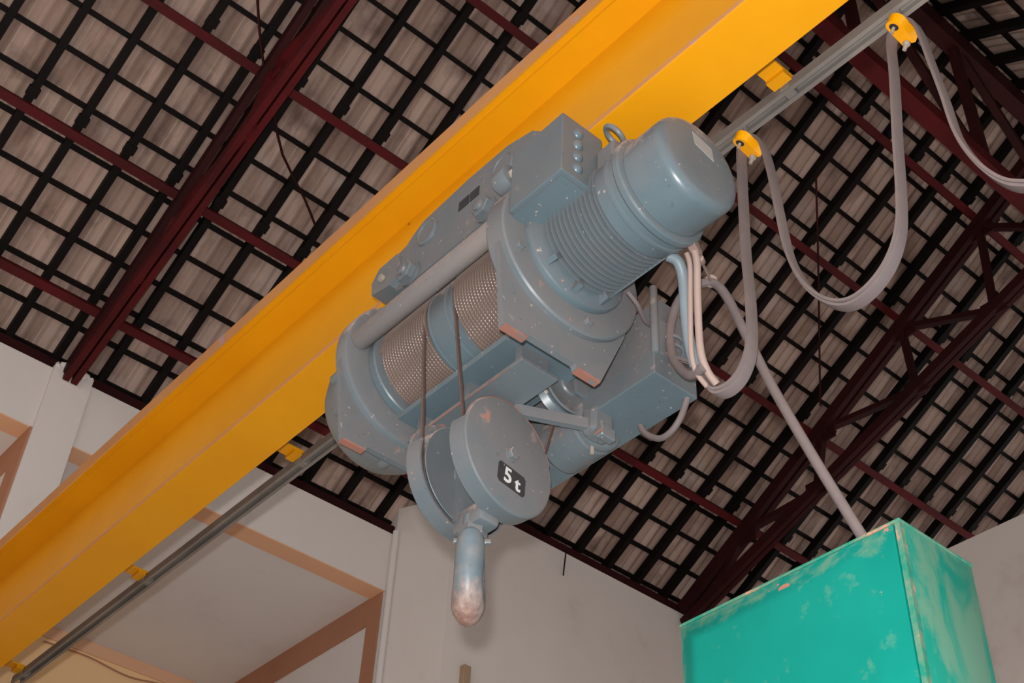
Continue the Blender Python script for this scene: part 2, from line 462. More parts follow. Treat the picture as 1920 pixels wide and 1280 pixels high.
BT, RD = .024, .070            # batten and rafter depth
def pt(x, y, d, s=1):           # point on main slope, d below tile plane along normal
    if s > 0: return Vector((x, y-d*SSL*0, rz(y)-d/CSL))
    return Vector((x, y, RZ-TS*(RID-y)-d/CSL))
nrm = Vector((0, SSL, CSL)); nrm2 = Vector((0, -SSL, CSL))
rmesh = {}
def shared(name, key, make, loc, parent, mat):
    if key not in rmesh:
        o = obj(name, make(), mat, parent); rmesh[key] = (o.data, Vector(loc)); return o
    me, l0 = rmesh[key]
    o = bpy.data.objects.new(name, me); COL.objects.link(o); o.parent = parent; o.location = Vector(loc)-l0; return o
nr0 = int(math.ceil((XA+.1-.791)/.294)); nr1 = int((XB-.1-.791)/.294)
for n in range(nr0, nr1+1):
    x = .791+.294*n
    shared('rafter', 'rafter', lambda: bar(NB(), pt(x, 6.95, BT+RD/2), pt(x, RID, BT+RD/2), .043, RD, nrm), (x, 0, 0), ceil, 'rafter')
    if x > 3.3: shared('rafter', 'rafter2', lambda: bar(NB(), pt(x, RID, BT+RD/2, -1), pt(x, -.5, BT+RD/2, -1), .043, RD, nrm2), (x, 0, 0), ceil2, 'rafter')
for k in range(-4, 20):
    y = 6.025-TG*k
    if y < RID: break
    shared('batten', 'batten', lambda: bar(NB(), pt(XA, y, BT/2), pt(XB, y, BT/2), .030, BT, nrm), (0, y, rz(y)), ceil, 'rafter')
for k in range(0, 14):
    y = RID-.05-TG*k
    shared('batten', 'batten2', lambda: bar(NB(), pt(3.3, y, BT/2, -1), pt(XB, y, BT/2, -1), .030, BT, nrm2), (0, y, RZ-TS*(RID-y)), ceil2, 'rafter')
PO = BT+RD                      # purlins under the rafters
for i, y in enumerate((6.02, 5.31, 4.59, 3.72, 2.97)):
    p = bar(NB(), pt(XA, y, PO+.025), pt(XB, y, PO+.025), .052, .05, nrm)
    obj('purlin', p, 'red', ceil)
for y in (5.31, 4.59, 3.72, 2.97):
    for n in range(nr0, nr1+1):
        x = .791+.294*n
        shared('cleat', 'cleat', lambda: bar(NB(), pt(x-.032, y-.05, PO-.016), pt(x+.032, y-.05, PO-.016), .055, .042, nrm), (x, y, rz(y)), ceil, 'rafter')
obj('wall_plate', bx((4.18, YE+.015, 5.10), (XB-3.2, YE+.11, 5.185)), 'dkred', ceil)
obj('wall_plate', bx((XA, YW+.02, ZW-.008), (4.16, YW+.13, ZW+.08)), 'dkred', ceil)

def chord_top(y): return rz(y)-.215
def chord_bot(y): return 5.0+(5.95-y)*.414
def truss(X, label, mats, ystart):
    t = root('roof_truss', (X, ystart, chord_bot(ystart)), label, 'truss', None)
    for s in (-1, 1):
        obj('top_chord', bar(NB(), (X+s*.033, ystart, chord_top(ystart)), (X+s*.033, RID-.15, chord_top(RID-.15)), .042, .09, nrm), mats[0], t)
        obj('bottom_chord', bar(NB(), (X+s*.026, ystart, chord_bot(ystart)), (X+s*.026, RID-.3, chord_bot(RID-.3)), .038, .075), mats[1], t)
    for a, b in ((5.30, 5.62), (5.30, 4.62), (4.50, 4.62), (4.50, 3.70), (3.72, 3.70), (3.72, 3.02), (2.97, 3.02), (2.97, 2.33), (2.29, 2.33)):
        obj('web_member', bar(NB(), (X, a, chord_top(a)), (X, b, chord_bot(b)), .05, .042, (0, 1, 0)), mats[2], t)
    for a in (5.30, 4.50, 3.72, 2.97):
        obj('gusset_plate', bx((X-.007, a-.10, chord_top(a)-.10), (X+.007, a+.10, chord_top(a)+.04)), mats[2], t)
    for b in (4.62, 3.70, 3.02):
        obj('gusset_plate', bx((X-.007, b-.09, chord_bot(b)-.04), (X+.007, b+.09, chord_bot(b)+.09)), mats[2], t)
    return t
truss(1.775, 'red steel roof truss seated on the white pilaster, left of the beam', ('dkred', 'red', 'red'), 6.31)
truss(6.52, 'dark red roof truss with zigzag webs above the green cabinet', ('dkred', 'dkred', 'dkred'), 5.93)
t = root('ridge_girder', (4, RID, RZ-.9), 'dark red longitudinal lattice girder under the ridge at top right', 'girder')
obj('chord', bar(NB(), (XA, RID, RZ-.30), (XB, RID, RZ-.30), .10, .085), 'dkred', t)
obj('chord', bar(NB(), (XA, RID, 6.12), (XB, RID, 6.12), .10, .11), 'red', t)
for k in range(6):
    x = .62+k*1.18
    obj('web_member', bar(NB(), (x, RID, RZ-.30), (x, RID, 6.12), .05, .06, (0, 1, 0)), 'dkred', t)
    obj('web_member', bar(NB(), (x+.06, RID, RZ-.30), (x+1.12, RID, 6.12), .05, .05, (0, 1, 0)), 'dkred', t)
obj('ridge_beam', bar(NB(), (XA, RID, RZ-.19), (XB, RID, RZ-.19), .085, .12), 'dkred', t)

# ------------------------------------------------------------------ crane girder
FZ = 2.75; BX0 = 1.63
g = root('crane_girder', (BX0, 3, FZ), 'long yellow steel I-beam girder crossing the hall above the grey hoist', 'girder')
obj('bottom_flange', bx((1.54, -3.5, FZ), (1.7215, 6.25, FZ+.018), .002, 1), 'yellow', g)
obj('flange_edge', bx((1.5375, -3.5, FZ+.001), (1.5399, 6.25, FZ+.017)), 'yellow_edge', g, label='dusty scuffed edge of the lower flange')
obj('web', bx((BX0-.006, -3.5, FZ+.018), (BX0+.006, 6.25, 3.209)), 'yellow', g)
obj('top_flange', bx((1.532, -3.5, 3.209), (1.728, 6.25, 3.221)), 'yellow', g)
obj('cover_plate', bx((1.512, -3.5, 3.2215), (1.748, 6.25, 3.232)), 'yellow', g)
obj('top_channel', bx((1.514, -3.5, 3.232), (1.746, 6.25, 3.306), .004, 1), 'yellow_edge', g, label='dusty orange side of the top channel')
obj('end_carriage', bx((1.45, 6.04, 2.62), (1.80, 6.28, 2.74), .01), 'yellow', g)
rw = root('runway_beam', (2, 6.16, FL), 'yellow runway beam on posts carrying the girder end', 'beam')
obj('rail_beam', bx((-2, 6.05, 2.38), (4.1, 6.29, 2.618), .01), 'yellow', rw)
for x in (-1.5, 1.0, 3.8): obj('post', bx((x-.1, 6.07, FL), (x+.1, 6.27, 2.38)), 'yellow', rw)

# ------------------------------------------------------------------ festoon track
RX, RZT = 1.926, 2.90
ft = root('festoon_track', (RX, 3, RZT), 'dusty grey steel cable track running beside the yellow beam', 'track')
def rail(a0, a1):
    w, h, th, lip = .046, .034, .004, .013
    q = [(-w/2, -h/2), (-w/2, h/2), (w/2, h/2), (w/2, -h/2), (w/2-lip, -h/2), (w/2-lip, -h/2+th), (w/2-th, -h/2+th), (w/2-th, h/2-th), (-w/2+th, h/2-th), (-w/2+th, -h/2+th), (-w/2+lip, -h/2+th), (-w/2+lip, -h/2)]
    return prism(NB(), [(RX+x, a0, RZT+z) for x, z in q], (0, 1, 0), a1-a0)
obj('rail', rail(-1.5, 6.05), 'galv', ft)
for y in (.12, 1.285, 2.45, 3.61, 4.78, 5.95):
    b = obj('bracket', bx((BX0+.008, y-.03, RZT+.019), (RX+.02, y+.03, RZT+.027)), 'yellow', ft)
    obj('bracket_leg', bx((RX-.06, y-.03, RZT+.004), (RX-.026, y+.03, RZT+.019)), 'yellow', b)
    obj('clamp', bx((RX-.026, y-.016, RZT-.012), (RX+.027, y+.016, RZT+.0185), .003, 1), 'galv', b)
# ------------------------------------------------------------------ hoist
AX, AZ = 1.612, 2.423
def H(x, y, z): return Vector((AX+x, y, AZ+z))
hz = root('electric_hoist', (AX, 2.1, AZ-.33), 'blue-grey electric wire rope hoist with motor hanging under the yellow beam', 'hoist')
YX = (0, 1, 0)
# drum
dr = obj('drum', solid(NB(), H(0, 1.86, 0), YX, [(.139, 0), (.139, .245), (.147, .247), (.147, .262), (.1435, .264), (.1435, .272), (.147, .274), (.147, .334), (.1435, .336), (.1435, .344), (.147, .346), (.139, .35), (.139, .56), (.162, .562), (.165, .566), (.165, .588), (.162, .592)], 96), 'blue', hz, 35)
# near bearing casing
nc = obj('bearing_casing', solid(NB(), H(0, 1.79, 0), YX, [(.16, -.004), (.162, 0), (.224, 0), (.231, .002), (.235, .007), (.235, .064), (.231, .07), (.20, .071)], 96), 'blue_rough', hz, 30)
pl = [(-.228, .02), (-.222, -.09), (-.195, -.335), (-.12, -.335), (-.114, -.322), (.032, -.322), (.038, -.335), (.116, -.335), (.2, -.14), (.229, -.03), (0, .1)]
lp = obj('mounting_plate', prism(NB(), [H(x, 1.812, z) for x, z in pl], YX, .018), 'blue_rough', hz)
for x0, x1 in ((-.195, -.12), (.038, .116)):
    obj('bare_foot', bx(H(x0+.002, 1.8105, -.3375), H(x1-.002, 1.8315, -.329)), 'bare', lp, label='orange primer showing on the foot edge')
for a in (205, 285):
    r = .198; c = H(r*math.cos(math.radians(a)), 1.79, r*math.sin(math.radians(a)))
    bm = hexnut(NB(), c+Vector((0, -.012, 0)), YX, .012, .014)
    obj('bolt', bm, 'blue_rough', nc)
lug = obj('casing_lug', cyl(NB(), H(-.205, 1.80, .165), H(-.205, 1.85, .165), .035, 24, .004), 'blue_rough', hz, 40)
obj('bolt', hexnut(NB(), H(-.205, 1.786, .165), YX, .017, .014), 'steel', lug)
# far bearing casing and gearbox
fc = obj('gear_casing', solid(NB(), H(0, 2.452, 0), YX, [(.168, 0), (.226, 0), (.234, .003), (.238, .01), (.238, .05), (.23, .056)], 96), 'blue_rough', hz, 30)
pl = [(-.236, .02), (-.232, -.08), (-.19, -.302), (-.115, -.302), (-.109, -.290), (.06, -.290), (.066, -.302), (.14, -.302), (.235, -.03), (0, .1)]
fp = obj('mounting_plate', prism(NB(), [H(x, 2.474, z) for x, z in pl], YX, .018), 'blue_rough', hz)
obj('bare_foot', bx(H(-.188, 2.472, -.306), H(-.117, 2.494, -.300)), 'bare', fp, label='orange primer showing on the far foot')
gb = obj('gearbox', solid(NB(), H(0, 2.51, -.05), YX, [(.18, 0), (.19, .006), (.193, .02), (.193, .06), (.186, .075), (.184, .10), (.165, .14), (.12, .16), (.08, .165)], 64), 'blue_rough', hz, 30)
for a in range(0, 360, 30):
    c = H(  .190*math.cos(math.radians(a)), 2.515, -.05+.190*math.sin(math.radians(a)))
    obj('bolt_boss', cyl(NB(), c, c+Vector((0, .055, 0)), .017, 12, .003), 'blue_rough', gb, 40)
# tie tube in front of the drum
tt = obj('tie_tube', cyl(NB(), H(-.197, 1.83, .023), H(-.197, 2.45, .023), .030, 32, .002), 'dusty', hz, 40)
obj('tie_tube', cyl(NB(), H(.17, 1.84, .12), H(.17, 2.46, .12), .026, 24, .002), 'blue_rough', hz, 40)
obj('tie_tube', cyl(NB(), H(-.03, 1.84, .205), H(-.03, 2.46, .205), .026, 24, .002), 'blue_rough', hz, 40)
# pan and lower plate
pan = obj('drum_pan', prism(NB(), [H(-.045, 1.86, -.158), H(-.04, 1.86, -.17), H(.19, 1.86, -.17), H(.225, 1.86, -.10), H(.213, 1.86, -.095), H(.183, 1.86, -.158)], YX, .60), 'blue', hz)
lo_ = obj('lower_plate', bx(H(-.018, 1.954, -.25), H(.104, 2.43, -.238), .0015, 1), 'blue_rough', hz)
for y in (1.99, 2.2, 2.4):
    obj('spacer', bx(H(.0, y-.012, -.238), H(.09, y+.012, -.17)), 'blue', lo_)
obj('bare_edge', bx(H(-.0190, 2.0, -.2512), H(-.0175, 2.40, -.246)), 'bare', lo_, label='orange scuffed edge of the lower plate')
# equaliser sheave and rope anchor bar
sh = obj('equaliser_sheave', solid(NB(), H(.205, 2.015, -.165), YX, [(.03, 0), (.034, .005), (.082, .005), (.09, 0), (.094, .003), (.082, .02), (.082, .026), (.094, .043), (.09, .046), (.082, .041), (.034, .041), (.03, .046)], 48), 'blue_rough', hz, 35)
obj('sheave_bracket', prism(NB(), [H(.19, 1.985, -.10), H(.30, 1.985, -.10), H(.26, 1.985, -.21), H(.20, 1.985, -.21)], YX, .012), 'blue_rough', hz)
ab = obj('anchor_bar', bar(NB(), H(.09, 2.11, -.262), H(.258, 1.952, -.318), .018, .032), 'blue_rough', hz)
obj('end_tab', bx(H(.235, 1.955, -.345), H(.262, 1.985, -.30)), 'blue_rough', ab)
# motor
mb = obj('motor_body', solid(NB(), H(0, 1.56, 0), YX, [(.118, 0), (.118, .19), (.128, .195), (.150, .205), (.163, .212), (.166, .218), (.166, .232)], 72), 'blue', hz, 30)
fin0 = None
for k in range(12):
    y = 1.572+k*.0152
    if fin0 is None:
        fin0 = obj('cooling_fin', lathe(NB(), H(0, y, 0), YX, [(.116, 0), (.137, .0012), (.1385, .0022), (.137, .0034), (.116, .0050)], 72, 0, 2*math.pi, True), 'blue', mb, 60); f0y = y
    else:
        o = fin0.copy(); COL.objects.link(o); o.parent = mb; o.location = (0, y-f0y, 0)
for a, x0, x1 in ((318, 1.565, 1.755),):
    d = Vector((math.cos(math.radians(a)), 0, math.sin(math.radians(a))))
    obj('body_rib', bar(NB(), H(0, x0, 0)+d*.134, H(0, x1, 0)+d*.134, .022 if a == 218 else .006, .012, d), 'blue', mb)
for a in (225, 262, 300):
    d = Vector((math.cos(math.radians(a)), 0, math.sin(math.radians(a))))
    obj('flange_rib', bar(NB(), H(0, 1.735, 0)+d*.135, H(0, 1.79, 0)+d*.140, .014, .03, d), 'blue', mb)
ec = obj('end_shield', solid(NB(), H(0, 1.47, 0), YX, [(.136, 0), (.147, .004), (.151, .009), (.151, .022), (.147, .027), (.142, .029), (.142, .045), (.146, .048), (.146, .056), (.140, .060), (.138, .095), (.122, .1)], 72), 'blue', hz, 30)
fcv = obj('fan_cover', solid(NB(), H(0, 1.343, 0), YX, [(.06, 0), (.109, .001), (.118, .0032), (.126, .008), (.1315, .0145), (.1345, .022), (.1355, .032), (.1355, .126)], 72), 'blue', hz, 50)
pm = [(-.028, .060), (.036, .048), (.042, .006), (-.022, .022)]
obj('rating_plate', prism(NB(), [H(x, 1.3415, z+.02) for x, z in pm], YX, .002), 'pale_plate', fcv, label='pale blank rating plate on the motor end')
obj('paint_mark', bx(H(.036, 1.352, -.112), H(.058, 1.362, -.106)), 'bare', fcv, label='small red paint mark')
# junction box on the motor
JX0, JX1, JY0, JY1, JZ0, JZ1 = -.22, -.085, 1.594, 1.787, .008, .222
jb = obj('junction_box', bx(H(JX0, JY0, JZ0), H(JX1, JY1, JZ1), .003, 2), 'blue', hz)
obj('box_base', bx(H(JX0+.012, JY0+.012, JZ0-.006), H(JX1, JY1+.01, JZ0+.001)), 'blue', jb)
for k in range(4):
    c = H(JX0+.052, JY0, JZ1-.045-k*.043)
    gl = obj('cable_gland', solid(NB(), c, (0, -1, 0), [(.016, 0), (.015, .003), (.010, .008), (.004, .011)], 20), 'blue', jb, 50)
eye = obj('lifting_eye', lathe(NB(), H(-.088, 1.545, .195), (.35, -.6, .7), [(.030+.0075*math.cos(t), .0075*math.sin(t)) for t in [2*math.pi*i/10 for i in range(10)]], 32, 0, 2*math.pi, True), 'blue_rough', hz, 60)
obj('eye_stem', cyl(NB(), H(-.07, 1.555, .10), H(-.085, 1.555, .172), .013, 16), 'blue_rough', eye, 40)
obj('motor_bracket', bx(H(-.11, 1.53, .07), H(-.05, 1.59, .15), .006), 'blue_rough', hz)
# trolley
def trolley_plate(x, th):
    q = [(2.455, .372), (2.44, .318), (2.40, .215), (2.30, .20), (1.80, .20), (1.75, .30), (1.77, .372), (1.815, .415), (1.92, .444), (2.096, .447), (2.30, .432), (2.345, .408), (2.375, .385)]
    return prism(NB(), [H(x, y, z) for y, z in q], (1, 0, 0), th)
tp = obj('trolley_side_plate', trolley_plate(-.136, .014), 'blue_rough', hz)
tq = obj('trolley_side_plate', trolley_plate(.150, .014), 'blue_rough', hz)
for y in (1.93, 2.27):
    for s, pp in ((-1, tp), (1, tq)):
        xw = -.122 if s < 0 else .150
        obj('trolley_wheel', solid(NB(), H(xw, y, .327+.018+.052), (-s, 0, 0), [(.028, 0), (.060, 0), (.060, .008), (.052, .012), (.052, .044), (.03, .046)], 40), 'steel', hz, 35)
    obj('axle_boss', solid(NB(), H(-.136, y, .362), (-1, 0, 0), [(.046, 0), (.045, .006), (.040, .008), (.038, .005), (.012, .005)], 40), 'blue_rough', tp, 35)
for y in (1.99, 2.33):
    sft = obj('suspension_shaft', cyl(NB(), H(-.175, y, .235), H(.185, y, .235), .02, 24, .002), 'blue_rough', hz, 40)
    obj('nut', hexnut(NB(), H(-.137, y, .235), (-1, 0, 0), .036, .03), 'blue_rough', sft)
    obj('washer', cyl(NB(), H(-.1365, y, .235), H(-.145, y, .235), .042, 24), 'blue_rough', sft, 40)
ang = obj('lifting_lug', prism(NB(), [H(-.16, y, z) for y, z in ((2.47, .34), (2.50, .30), (2.49, .245), (2.40, .225), (2.36, .25), (2.38, .34))], (1, 0, 0), .05), 'blue_rough', hz)
for y, z in ((2.44, .28),): obj('bolt', hexnut(NB(), H(-.16, y, z), (-1, 0, 0), .013, .012), 'steel', ang)
for y0, y1 in ((2.035, 2.075), (2.08, 2.125)):
    obj('warning_label', prism(NB(), [H(-.1363, y, z) for y, z in ((y0, .335), (y1, .335), (y1, .372), (y0, .372))], (-1, 0, 0), .0015), 'black', tp, label='small worn black label on the trolley plate')
for s in (1.84, 2.46):
    obj('hanger', bx(H(-.05, s-.012, .10), H(.05, s+.012, .26)), 'blue', hz)
obj('cross_frame', bx(H(-.12, 2.38, .215), H(.15, 2.42, .26)), 'blue', hz)
# electrical box on the far side
EX0, EX1, EY0, EY1 = .25, .385, 1.745, 2.34
eb = obj('control_box', bx(H(EX0, EY0+.01, -.20), H(EX1, EY1, -.02), .004, 2), 'blue_rough', hz)
obj('box_lid', bx(H(EX0-.012, EY0, -.269), H(EX1+.008, EY1+.01, -.19), .003, 2), 'blue', eb)
obj('end_cover', bx(H(EX0, EY0-.002, -.192), H(EX1, EY0+.012, -.075), .002, 1), 'blue_rough', eb)
obj('box_cap', prism(NB(), [H(EX0+.01, EY0+.012, -.02), H(EX1-.02, EY0+.012, -.02), H(EX1-.05, EY0+.012, .012), H(EX0+.03, EY0+.012, .012)], YX, .4), 'blue_rough', eb)
obj('hinge_post', cyl(NB(), H(EX0-.004, EY0+.002, -.20), H(EX0-.004, EY0+.002, .03), .011, 16, .005), 'blue_rough', eb, 40)
for z in (-.13, -.16): obj('handle', tube(NB(), [H(EX0+.03, EY0-.003, z), H(EX0+.045, EY0-.02, z+.004), H(EX0+.075, EY0-.02, z+.004), H(EX0+.09, EY0-.003, z)], .005, 8, 5), 'blue_rough', eb, 60)
obj('support_arm', bx(H(.14, 1.93, .02), H(.30, 1.97, .05)), 'blue', hz)
obj('support_arm', bx(H(.14, 2.28, .02), H(.30, 2.32, .05)), 'blue', hz)
for y in (1.95, 2.30): obj('arm_hanger', bx(H(.15, y-.02, .03), H(.164, y+.02, .22)), 'blue', hz)
for y in (1.95, 2.30): obj('arm_foot', bx(H(.27, y-.02, -.02), H(.30, y+.02, .03)), 'blue', hz)
# traverse motor
tm = obj('traverse_motor', solid(NB(), H(.305, 2.00, -.245), YX, [(.05, 0), (.066, .003), (.073, .008), (.076, .014), (.076, .026), (.071, .03), (.071, .038), (.076, .042), (.076, .16), (.06, .175)], 48), 'blue_rough', hz, 35)
gh = obj('gear_housing', bx(H(.225, 1.95, -.335), H(.30, 2.0, -.255), .012, 2), 'blue_rough', hz)
obj('housing_step', bx(H(.235, 1.93, -.36), H(.285, 1.955, -.325), .004, 1), 'blue_rough', gh)
obj('red_mark', bx(H(.232, 1.928, -.352), H(.234, 1.952, -.346)), 'bare', gh, label='red paint scuff')
obj('drain_plug', cyl(NB(), H(.295, 2.03, -.338), H(.295, 2.03, -.315), .006, 10), 'steel', tm, 40)

# ------------------------------------------------------------------ hook block
PSI = math.radians(8)
bn = Vector((-math.sin(PSI), math.cos(PSI), 0)); ba = Vector((bn.y, -bn.x, 0))
BC = H(.062, 2.080, -.440)
def Bp(a, n, z): return BC+ba*a+bn*n+Vector((0, 0, z))
hb = root('hook_block', Bp(0, .1, -.17), 'round grey hook block marked 5 t with worn rusty hook', 'hook block')
RB = .162
# frame_of(bn): A = z x n, B = n x A  -> angle 0 along A, 90 deg along z
def casing(name, n0, sgn):
    o = obj(name, solid(NB(), Bp(0, n0, 0), bn*sgn, [(.05, -.004), (RB-.012, -.001), (RB-.004, .0005), (RB, .004), (RB, .009), (RB-.003, .010)], 80), 'blue_rough', hb, 30)
    r = lathe(NB(), Bp(0, n0, 0), bn*sgn, [(RB-.005, .006), (RB+.001, .006), (RB+.001, .052), (RB-.005, .052)], 56, math.radians(168), math.radians(372), True)
    obj('rim', r, 'blue_rough', o, 35)
    e = lathe(NB(), Bp(0, n0, 0), bn*sgn, [(RB+.0006, .001), (RB+.0012, .003), (RB+.0012, .007), (RB+.0002, .009)], 60, math.radians(15), math.radians(160), True)
    obj('bare_edge', e, 'bare', o, 60, label='orange worn edge')
    return o
c1 = casing('front_casing', 0, 1)
c2 = casing('rear_casing', .205, -1)
for n0 in (.030, .175):
    obj('sheave', solid(NB(), Bp(0, n0-.016, 0), bn, [(.03, -.003), (.034, 0), (.12, 0), (.138, -.003), (.14, -.001), (.128, .012), (.128, .020), (.14, .033), (.138, .035), (.12, .032), (.034, .032), (.03, .035)], 64), 'blue', hb, 35)
obj('axle', cyl(NB(), Bp(0, -.008, 0), Bp(0, .213, 0), .02, 24), 'blue_rough', hb, 40)
obj('axle_nut', hexnut(NB(), Bp(0, -.003, 0), -bn, .017, .016), 'blue_rough', c1)
obj('side_strap', bx(Bp(-.03, .055, -.15), Bp(.03, .065, .05)), 'blue', hb)
obj('side_strap', bx(Bp(-.03, .140, -.15), Bp(.03, .150, .05)), 'blue', hb)
obj('crosshead', bx(Bp(-.04, .05, -.185), Bp(.04, .155, -.125), .012, 2), 'blue_rough', hb, 30)
# label plate with lettering, flat on the front face
def face_pt(a, z, d): return Bp(a, -d, z)
TILT = math.radians(-2)
def lab(u, v, d):
    c, s = math.cos(TILT), math.sin(TILT)
    return face_pt(.007+u*c-v*s, -.068+u*s+v*c, d)
lpo = obj('load_label', prism(NB(), [lab(u, v, .0045) for u, v in ((-.05, -.022), (-.042, -.030), (.043, -.030), (.05, -.023), (.05, .023), (.043, .030), (-.043, .030), (-.05, .022))], bn, .0035), 'black', c1, label='black load plate reading 5 t')
def text(s, size, u, v, name):
    cu = bpy.data.curves.new(name, 'FONT'); cu.body = s; cu.size = size; cu.extrude = .0008; cu.offset = size*.018
    to = bpy.data.objects.new(name, cu); me = bpy.data.meshes.new_from_object(to); bpy.data.objects.remove(to)
    mm = Matrix.Identity(4)
    ex = (lab(1, 0, 0)-lab(0, 0, 0)).normalized(); ey = (lab(0, 1, 0)-lab(0, 0, 0)).normalized(); ez = -bn
    p = lab(u, v, .0054)-Vector(hb['rl'])
    for r in range(3): mm[r][0] = ex[r]; mm[r][1] = ey[r]; mm[r][2] = ez[r]; mm[r][3] = p[r]
    me.transform(mm); me.materials.append(M['white'])
    o = bpy.data.objects.new(name, me); COL.objects.link(o); o.parent = lpo; return o
text('5', .060, -.030, -.020, 'lettering'); text('t', .056, .012, -.024, 'lettering')
# hook, seen edge-on
hd = Vector((math.cos(math.radians(49)), math.sin(math.radians(49)), 0))
HC = Bp(-.006, .1025, 0)
hp = []
zc = -.322; rr = .060
prof = [(0, -.15, .030), (0, -.20, .030), (.004, -.24, .032), (.030, -.275, .036)]
for d in range(30, -181, -15):
    t = math.radians(d); prof.append((rr*math.cos(t), zc+rr*math.sin(t)*1.15, .036+.006*math.sin(math.radians(max(0, min(180, 30-d))))))
prof += [(-.064, -.292, .037), (-.066, -.262, .036), (-.067, -.24, .031), (-.067, -.228, .018)]
P = [HC+hd*a+Vector((0, 0, z)) for a, z, r in prof]
path = catmull(P, 4)
rad = []
for i in range(len(prof)-1):
    for s in range(4): rad.append(prof[i][2]+(prof[i+1][2]-prof[i][2])*s/4)
rad.append(prof[-1][2])
side = Vector((-hd.y, hd.x, 0))
bm = NB()
hk = obj('hook', sweep(bm, path, lambda i, f: [(rad[i]*1.05*math.cos(2*math.pi*j/18)*(.90-.15*math.sin(2*math.pi*j/18)*min(1, max(0, (i-10)/12))), rad[i]*math.sin(2*math.pi*j/18)) for j in range(18)], side), 'blue_rough', hb, 70, label='rust-worn lifting hook')
N = NT('worn_hook_paint')
sp = N.n('ShaderNodeSeparateXYZ'); N.l(N.pos(), sp.inputs[0])
nn = N.noise(30, 7, .72)
low = N.ramp(N.mth('ADD', N.mth('MULTIPLY', sp.outputs[2], -1), N.mth('MULTIPLY', nn, .16)), -3.145, -3.065)
c = N.mix(N.ramp(N.noise(30, 4), .4, .65), srgb(100, 116, 124), srgb(120, 122, 125))
c = N.mix(low, c, N.mix(N.ramp(nn, .40, .58), srgb(150, 100, 84), srgb(168, 148, 140)))
N.bump(nn, .3, .004)
M['hook'] = N.done(c, .42, 0, .5); hk.data.materials[0] = M['hook']
obj('hook_nut', hexnut(NB(), HC+Vector((0, 0, -.205)), (0, 0, 1), .036, .03), 'blue_rough', hb)
obj('latch_pin', cyl(NB(), HC+hd*.0+side*-.045+Vector((0, 0, -.215)), HC+side*.045+Vector((0, 0, -.215)), .007, 12), 'blue_rough', hb, 40)

# ------------------------------------------------------------------ wire rope
wr = root('wire_rope', H(0, 2.1, -.2), 'brown steel wire rope wound on the hoist drum and reeved to the hook block', 'wire rope')
RR = .0054
def winding(y0, y1):
    pitch = .0108; turns = (y1-y0)/pitch; n = int(turns*150); R = .139+RR
    path = [H(R*math.cos(2*math.pi*turns*i/n), y0+(y1-y0)*i/n, R*math.sin(2*math.pi*turns*i/n)) for i in range(n+1)]
    return rope(NB(), path, RR*1.02, .052)
obj('drum_winding', winding(1.868, 2.100), 'rope', wr, 60)
obj('drum_winding', winding(2.215, 2.415), 'rope', wr, 60)
def fall(a, b, lay=.05):
    a, b = Vector(a), Vector(b); n = int((b-a).length/.006)
    return rope(NB(), [a+(b-a)*i/n for i in range(n+1)], RR*1.02, lay)
SR = .128+RR
def sheave_side(n0, s, z=0): return Bp(s*SR, n0, z)
obj('rope_fall', fall(H(-.1445, 2.222, .01), sheave_side(.175, -1)), 'rope_dark', wr, 60)
obj('rope_fall', fall(H(-.1445, 2.098, .01), sheave_side(.030, -1)), 'rope_dark', wr, 60)
obj('rope_fall', fall(sheave_side(.030, 1), H(.215, 2.038, -.10)), 'rope_dark', wr, 60)
obj('rope_fall', fall(sheave_side(.175, 1), H(.235, 2.20, -.13)), 'rope_dark', wr, 60)
for n0 in (.030, .175):
    obj('sheave_bight', rope(NB(), [Bp(SR*math.cos(t), n0, SR*math.sin(t)) for t in [math.pi+math.pi*i/70 for i in range(71)]], RR, .05), 'rope_dark', wr, 60)

# ------------------------------------------------------------------ festoon trolleys and cables
def cable_trolley(y, label):
    t = root('cable_trolley', (RX+.02, y, RZT-.06), label, 'cable clamp', 'yellow cable clamps on the track')
    zt = RZT-.035; x0, x1 = RX-.028, RX+.058
    pts = []
    for i in range(9):
        a = math.pi/2+math.pi*i/8; pts.append((x0+.022+.022*math.cos(a), .022*math.sin(a)))
    pts += [(x1, -.020), (x1, -.008), (x1-.014, -.006), (x1-.014, .006), (x1, .008), (x1, .020)]
    # saddle block: capsule outline in plan, tipped toward the hall
    tip = Matrix.Rotation(math.radians(28), 3, 'X') @ Matrix.Rotation(math.radians(6), 3, 'Y')
    c = Vector((RX+.015, y, zt-.02))
    body = prism(NB(), [c+tip @ Vector((px_-RX-.015, py_, -.014)) for px_, py_ in pts], tip @ Vector((0, 0, 1)), .028)
    b = obj('saddle', body, 'yellow_clip', t)
    obj('hub', solid(NB(), c+tip @ Vector((-.022, 0, -.013)), tip @ Vector((0, 0, -1)), [(.012, 0), (.012, .002), (.008, .003)], 20), 'black', b, 40)
    obj('bolt', cyl(NB(), c+tip @ Vector((-.022, 0, -.013)), c+tip @ Vector((-.021, 0, -.032)), .0045, 12), 'steel', b, 40)
    obj('bolt', cyl(NB(), c+tip @ Vector((.034, 0, -.004)), c+tip @ Vector((.036, 0, -.040)), .0055, 12), 'steel', b, 40)
    obj('nut', hexnut(NB(), c+tip @ Vector((.035, 0, -.016)), tip @ Vector((0, 0, -1)), .010, .010), 'steel', b)
    obj('runner', bx((RX-.010, y-.018, RZT-.04), (RX+.010, y+.018, RZT-.005), .003, 1), 'galv', t)
    return t
cable_trolley(1.455, 'yellow cable clamp on the track just right of the motor end')
cable_trolley(.945, 'yellow cable clamp on the track at the top right corner')
